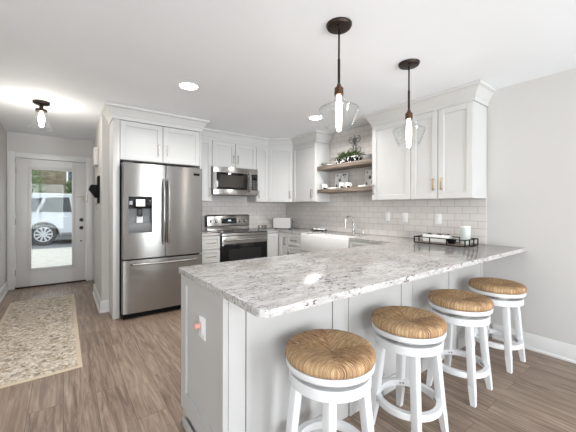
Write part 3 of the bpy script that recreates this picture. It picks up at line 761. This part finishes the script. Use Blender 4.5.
for i in range(5):
    for x in (-.026, .026): MB().lathe([(0, 0), (.013, 0), (.013, .004), (.008, .009), (0, .011)], (x, -.10+.05*i, .0752), 14).build('dot', 'black' if (i+(x > 0)) % 2 else 'grey_ceramic', t)
t = thing('glass_jar', 'pale frosted glass jar with a lid in the black tray', 'jar', (3.15, 1.315, ZCT+.0105))
MB().lathe([(0, 0), (.042, 0), (.046, .006), (.046, .158), (.042, .163), (0, .163)], n=32).build('body', 'jar', t)
MB().lathe([(0, .1635), (.047, .1635), (.047, .174), (.04, .177), (0, .177)], n=32).build('lid', 'white_ceramic', t)
tag(MB().lathe([(0, 0), (.03, 0), (.04, .03), (.042, .045), (.038, .045), (.034, .028), (0, .008)], n=24).build('bowl', 'black', loc=(3.07, 1.41, ZCT+.0105)), 'little black bowl beside the frosted jar in the tray', 'bowl')

# outlets on the tile
for y, z, n, lab in ((2.36, 1.165, 1, 'leftmost white outlet plate on the tile, below the shelf end'), (2.11, 1.16, 1, 'white outlet plate on the tile under the single-door cabinet'), (1.70, 1.155, 1, 'white outlet plate on the tile above the black tray')):
    t = thing('wall_plate', lab, 'outlet', (XR-.0085, y, z), -PI/2)
    MB().box(-.037*n if n > 1 else -.037, .037*n if n > 1 else .037, -.006, 0, -.058, .058, .003).build('plate', 'white_plastic', t)
    for k in range(n):
        x = (k-(n-1)/2)*.046; MB().box(x-.016, x+.016, -.009, -.0062, -.034, .034, .002).build('rocker', 'white_plastic', t)

# ------------------------------------------------------------------ floating shelves and decor
SY = (2.386, 3.414)
for z0, z1, lab in ((1.845, 1.902, 'upper floating brown wood shelf holding the potted greenery'), (1.502, 1.555, 'lower floating brown wood shelf holding framed prints')):
    tag(MB().box(3.10, XR-.009, SY[0], SY[1], z0, z1, .003).build('floating_shelf', 'shelf'), lab, 'shelf', 'floating wood shelves')
ZA, ZB = 1.9025, 1.5555
# planter with greenery
t = thing('potted_plant', 'leafy green plant in a long black and white planter on the upper shelf', 'plant', (3.22, 2.885, ZA)); rnd = random.Random(3)
m = MB().box(-.055, .055, -.19, .19, 0, .012).box(-.055, -.047, -.19, .19, .012, .085).box(.047, .055, -.19, .19, .012, .085).box(-.047, .047, -.20, -.192, .012, .085).box(-.047, .047, .192, .20, .012, .085)
m.build('planter_box', 'planter', t)
MB().box(-.0465, .0465, -.1915, .1915, .0125, .07).build('soil', 'black', t)
f = MB()
for k in range(260):
    a = rnd.uniform(0, 2*PI); L = rnd.uniform(.10, .24); el = rnd.uniform(.3, 1.4)
    dirv = Vector((math.cos(a)*math.cos(el)*.7, math.sin(a)*math.cos(el)*1.1, math.sin(el)))
    side = dirv.cross(Vector((0, 0, 1))).normalized()*rnd.uniform(.007, .014)
    p0 = Vector((rnd.uniform(-.035, .035), max(-.15, min(.15, rnd.gauss(.0, .08))), .072)); prev = None
    for j in range(6):
        u = j/5; c = p0+dirv*L*u+Vector((0, 0, -.07*u*u*L/.15)); wd = side*(math.sin(PI*min(.98, u*.85+.12)))
        cur = (f.bm.verts.new(c-wd), f.bm.verts.new(c+Vector((0, 0, -.003))), f.bm.verts.new(c+wd))
        if prev: f.bm.faces.new((prev[0], prev[1], cur[1], cur[0])); f.bm.faces.new((prev[1], prev[2], cur[2], cur[1]))
        prev = cur
for v in f.bm.verts: v.co.z = max(v.co.z, .012); v.co.x = min(v.co.x, .09)
f.build('foliage', 'leaf', t)
# iron scroll stand
t = thing('scroll_stand', 'dark iron scrollwork stand behind the plants on the upper shelf', 'stand', (3.345, 2.885, ZA))
def spiral(cy, cz, r0, r1, a0, turns, n=28): return [(0, cy+(r0+(r1-r0)*i/n)*math.cos(a0+turns*2*PI*i/n), cz+(r0+(r1-r0)*i/n)*math.sin(a0+turns*2*PI*i/n)) for i in range(n+1)]
m = MB()
for sg in (1, -1):
    m.tube([(x, sg*y, z) for x, y, z in spiral(.055, .33, .012, .05, 0, 1.25)], .0042, 6)
    m.tube([(x, sg*y, z) for x, y, z in spiral(.07, .20, .015, .065, PI, -1.2)], .0042, 6)
    m.tube([(0, sg*.02, .36), (0, sg*.012, .28), (0, sg*.05, .14), (0, sg*.10, .06), (0, sg*.11, .006)], .005, 6)
m.tube([(0, -.11, .006), (0, .11, .006)], .005, 6).tube([(0, 0, .255), (0, 0, .40)], .005, 6)
m.xf(Matrix.Scale(1.06, 4)).build('scrollwork', 'iron', t)
# bowls and dishes
bp = [(0, 0), (.03, 0), (.065, .03), (.075, .05), (.07, .05), (.06, .032), (.02, .008), (0, .008)]
tag(MB().lathe(bp, n=32).build('bowl', 'grey_ceramic', loc=(3.2, 3.32, ZA)), 'shallow pale grey bowl at the left end of the upper shelf', 'bowl')
tag(MB().lathe([(0, 0), (.03, 0), (.05, .012), (.052, .02), (.046, .02), (.026, .006), (0, .006)], n=28).build('dish', 'white_ceramic', loc=(3.17, 3.20, ZA)), 'low white dish between the grey bowl and plants, upper shelf', 'dish')
tag(MB().lathe([(0, 0), (.05, 0), (.075, .03), (.08, .065), (.075, .065), (.068, .03), (.04, .008), (0, .008)], n=32).build('bowl', 'grey_ceramic', loc=(3.2, 2.49, ZA)), 'deeper grey bowl at the right end of the upper shelf', 'bowl')
def frame(y, w, h, lab):
    t = thing('picture_frame', lab, 'picture', (3.335, y, ZB), -PI/2)
    tilt = Matrix.Rotation(-.10, 4, 'X')
    m = MB()
    for a, b, c, e in ((-w/2, -w/2+.018, 0, h), (w/2-.018, w/2, 0, h), (-w/2+.018, w/2-.018, 0, .018), (-w/2+.018, w/2-.018, h-.018, h)): m.box(a, b, -.012, .006, c, e, .002, 1)
    m.xf(tilt).build('frame', 'grey_ceramic' if 0 else 'white_plastic', t); MB().box(-w/2+.016, w/2-.016, -.004, .004, .016, h-.016).xf(tilt).build('print', 'print', t)
frame(3.14, .25, .245, 'white framed grey botanical print at the left of the lower shelf')
frame(2.58, .23, .245, 'white framed grey botanical print at the right end of the lower shelf')
def mug(y, x, lab):
    t = thing('mug', lab, 'mug', (x, y, ZB))
    MB().lathe([(0, 0), (.036, 0), (.04, .006), (.042, .078), (.038, .078), (.035, .01), (0, .008)], n=28).build('body', 'spotted', t)
    MB().tube([(0, -.04-.028*math.sin(PI*i/8), .016+.046*i/8) for i in range(9)], .005, 8).build('handle', 'white_ceramic', t)
mug(3.33, 3.18, 'white mug with black blotches at left end of the lower shelf')
mug(2.98, 3.18, 'white mug with black blotches in front of the left print')
mug(2.885, 3.21, 'white mug with black blotches in the middle of the lower shelf')
tag(MB().box(-.05, .05, -.085, .085, 0, .022, .003).build('book', 'white_plastic', loc=(3.2, 3.14, ZB)), 'thin white book lying before the left framed print', 'book')
tag(MB().box(-.05, .05, -.06, .06, 0, .024, .006).build('dish', 'white_ceramic', loc=(3.2, 2.60, ZB)), 'rectangular white dish before the right framed print', 'dish')

# ------------------------------------------------------------------ lights
def downlight(x, y, lab):
    t = thing('recessed_light', lab, 'ceiling light', (x, y, ZC), 0, 'recessed ceiling lights')
    MB().lathe([(.082, -.0005), (.095, -.0005), (.095, -.006), (.090, -.009), (.084, -.006)], n=40).build('trim_ring', 'trim', t)
    MB().lathe([(0, -.0006), (.081, -.0006), (.081, -.004), (0, -.005)], n=40).build('lens', 'can', t)
    l = area('downlight', (x, y, ZC-.02), (0, 0, 0), .12, .12, CAN_POWER, (1, .985, .965), 'DISK', 2.75)
downlight(.955, 2.874, 'round recessed ceiling light in front of the refrigerator')
downlight(2.60, 2.893, 'round recessed ceiling light beyond the nearer pendant')
def bulb_light(loc, power):
    l = bpy.data.lights.new('bulb', 'POINT'); l.energy = power; l.color = (1, .95, .88); l.shadow_soft_size = .03
    o = bpy.data.objects.new('bulb_light', l); COL.objects.link(o); o.location = loc
def pendant(x, y, lab):
    t = thing('pendant_light', lab, 'pendant light', (x, y, ZC), 0, 'glass pendant lights')
    cn = MB().lathe([(0, -.026), (.055, -.026), (.074, -.020), (.081, -.008), (.081, -.0006), (0, -.0006)], n=40).build('canopy', 'bronze', t)
    for dx, dy in ((.04, .03), (-.04, -.03)): MB().lathe([(0, -.0335), (.005, -.032), (.007, -.0262), (0, -.0262)], (dx, dy, 0), 12).build('screw', 'black', cn)
    MB().cyl((0, 0, -.39), .0062, .365, 12).cyl((0, 0, -.39), .0085, .17, 12).build('rod', 'bronze', t)
    MB().lathe([(0, -.375), (.012, -.378), (.014, -.39), (.028, -.405), (.029, -.448), (0, -.449)], n=28).build('socket', 'socket', t)
    pr = [(.030, -.4495), (.032, -.478), (.037, -.484), (.055, -.500), (.121, -.530), (.127, -.537), (.124, -.546), (.082, -.655), (.079, -.658)]
    inn = [(r-.003, z) for r, z in pr[::-1]]
    MB().lathe(pr+inn+[pr[0]], n=48).build('glass_shade', 'glass', t, angle=50)
    MB().lathe([(.013, -.4495), (.014, -.475), (.019, -.50), (.021, -.54), (.020, -.60), (.017, -.65), (.012, -.675), (0, -.682)], n=24).build('bulb', 'bulb', t)
    bulb_light((x, y, ZC-.70), PENDANT_POWER)
pendant(1.400, 1.337, 'nearer clear glass pendant on a dark bronze rod, over the counter')
pendant(2.223, 1.355, 'farther clear glass pendant on a dark bronze rod, before the right cabinets')
t = thing('ceiling_light', 'bronze flush ceiling light with a clear flared glass shade in the hall', 'ceiling light', (-.2, 4.285, ZC))
MB().lathe([(0, -.04), (.03, -.04), (.066, -.03), (.076, -.02), (.076, -.0006), (0, -.0006)], n=40).build('canopy', 'bronze', t)
MB().lathe([(0, -.0405), (.018, -.0405), (.02, -.075), (.05, -.085), (.052, -.108), (0, -.109)], n=32).build('socket', 'bronze', t)
pr = [(.05, -.1095), (.056, -.14), (.075, -.24), (.105, -.29), (.108, -.296)]
MB().lathe(pr+[(r-.003, z) for r, z in pr[::-1]]+[pr[0]], n=40).build('glass_shade', 'glass', t, angle=50)
MB().lathe([(.013, -.1095), (.016, -.13), (.03, -.17), (.032, -.2), (.024, -.23), (0, -.243)], n=24).build('bulb', 'bulb', t)
bulb_light((-.2, 4.285, ZC-.29), 8)

# ------------------------------------------------------------------ hall wall items
t = thing('chime_box', 'white door chime box high on the hall partition wall', 'door chime', (XH, 4.86, 1.965), -PI/2)
MB().box(-.11, .11, -.05, 0, -.12, .12, .008).build('cover', 'chime', t); MB().box(-.006, .006, -.054, -.05, -.08, .08, .001).build('ridge', 'chime', t)
t = thing('wall_holder', 'black wall mounted letter holder on the hall partition wall', 'letter holder', (XH, 4.62, 1.33), -PI/2)
MB().box(-.10, .10, -.02, 0, 0, .355, .008).build('back_plate', 'black', t)
MB().prism([(-.0205, .07), (-.045, .07), (-.115, .18), (-.095, .235), (-.0205, .235)], -.09, .09, .003, 'x').build('pocket', 'black', t)
for x in (-.06, 0, .06): MB().tube([(x, -.0005, -.012), (x, -.03, -.014), (x, -.036, 0), (x, -.034, .006)], .0035, 6).build('hook', 'nickel', t)
t = thing('keys', 'bunch of silver keys hanging under the black letter holder', 'keys', (XH-.034, 4.62, 1.30), -PI/2)
MB().tube([(0, .014*math.cos(2*PI*i/16), .013+.015*math.sin(2*PI*i/16)) for i in range(16)], .0016, 6, True).build('ring', 'chrome', t)
for k, a in enumerate((-.35, .05, .4)):
    MB().lathe([(0, -.0012), (.012, -.0012), (.012, .0012), (0, .0012)], (0, .003*k, -.014), 16, 'y').box(-.004, .004, .003*k-.001, .003*k+.001, -.062, -.02).xf(Matrix.Rotation(a, 4, 'Y')).build('key', 'nickel', t)

# ------------------------------------------------------------------ rug
rx0, rx1, ry0, ry1 = -.565, .122, 2.895, 5.40
m = MB().box(-(rx1-rx0)/2, (rx1-rx0)/2, -(ry1-ry0)/2, (ry1-ry0)/2, 0, .009, .003)
tag(m.build('rug', rug_mat(rx0, rx1, ry0, ry1), loc=((rx0+rx1)/2, (ry0+ry1)/2, .0005)), 'distressed beige patterned runner rug in the hall', 'rug')

# ------------------------------------------------------------------ bar stools
def make_stool(x, y, rz, swivel, lab):
    t = thing('bar_stool', lab, 'stool', (x, y, 0), rz, 'rush seat bar stools')
    # rush cushion
    R = .203
    st = MB().lathe([(0, .600), (.19, .600), (.200, .606), (R, .618), (.2025, .632), (.195, .645), (.178, .652), (.145, .655), (.10, .648), (.06, .639), (.03, .630), (.012, .626), (0, .625)], n=72)
    for v in st.bm.verts:
        if v.co.z > .61:
            a = math.atan2(v.co.y, v.co.x); rr = v.co.xy.length/R
            v.co.z -= .007*abs(math.cos(2*a))**.5*0 + .006*max(0, 1-abs(((a-PI/4) % (PI/2))-0)/.12, 1-abs(((a-PI/4) % (PI/2))-PI/2)/.12)*min(1, rr*2)*(1-rr*.6)
            n_ = random.Random(round(a*40)).uniform(-.0015, .0015); v.co.x *= 1+n_*3; v.co.y *= 1+n_*3
    st = st.build('seat', 'rush', t, angle=60); st.rotation_euler.z = swivel
    MB().lathe([(.150, .572), (.196, .572), (.199, .576), (.200, .594), (.197, .5995), (.150, .5995)]+[(.150, .572)], n=64).build('seat_ring', 'stool', t)
    MB().cyl((0, 0, .545), .13, .0215, 40).box(-.155, .155, -.02, .02, .567, .58).box(-.02, .02, -.155, .155, .567, .58).build('swivel_plate', 'nickel', t)
    MB().lathe([(.140, .498), (.181, .498), (.185, .502), (.185, .540), (.181, .5445), (.140, .5445), (.140, .498)], n=64).box(-.16, .16, -.03, .03, .525, .5445).box(-.03, .03, -.16, .16, .525, .5445).build('apron', 'stool', t)
    for sx in (-1, 1):
        for sy in (-1, 1):
            top = Vector((sx*.104, sy*.104, .4985)); kn = Vector((sx*.132, sy*.132, .12)); ft = Vector((sx*.145, sy*.145, 0))
            lg = MB().bar(kn, top, .040, .040, .043, .043, .003); lg.bar(ft, kn, .029, .029, .040, .040, .0)
            lg.build('leg', 'stool', t)
    fr = MB().lathe([(.150, .158), (.178, .158), (.182, .162), (.182, .190), (.178, .194), (.150, .194), (.150, .158)], n=64).build('foot_ring', 'stool', t)
    for sx in (-1, 1):
        for sy in (-1, 1):
            d = Vector((sx, sy, 0)).normalized(); s2 = Vector((-d.y, d.x, 0))
            for k in (-.009, .009):
                MB().lathe([(0, -.003), (.004, -.003), (.004, .003), (0, .003)], (0, 0, 0), 10, 'x').xf(Matrix.Translation(d*.1495+s2*k+Vector((0, 0, .176))) @ Matrix.Rotation(math.atan2(sy, sx), 4, 'Z')).build('bolt', 'black', fr)
    return t
s0 = make_stool(.975, .985, 0, .12, 'white bar stool with rush seat at the near end, closest to the camera')
for (x, y, rz, lab) in ((1.60, .98, 0, 'white rush seat bar stool, second from the near end of peninsula'),
                        (2.262, .985, .03, 'white rush seat bar stool, third from the near end of peninsula'),
                        (2.93, .98, -.02, 'white rush seat bar stool, farthest, beside the plain wall')):
    c = dup(s0, (x, y, 0), rz, lab)
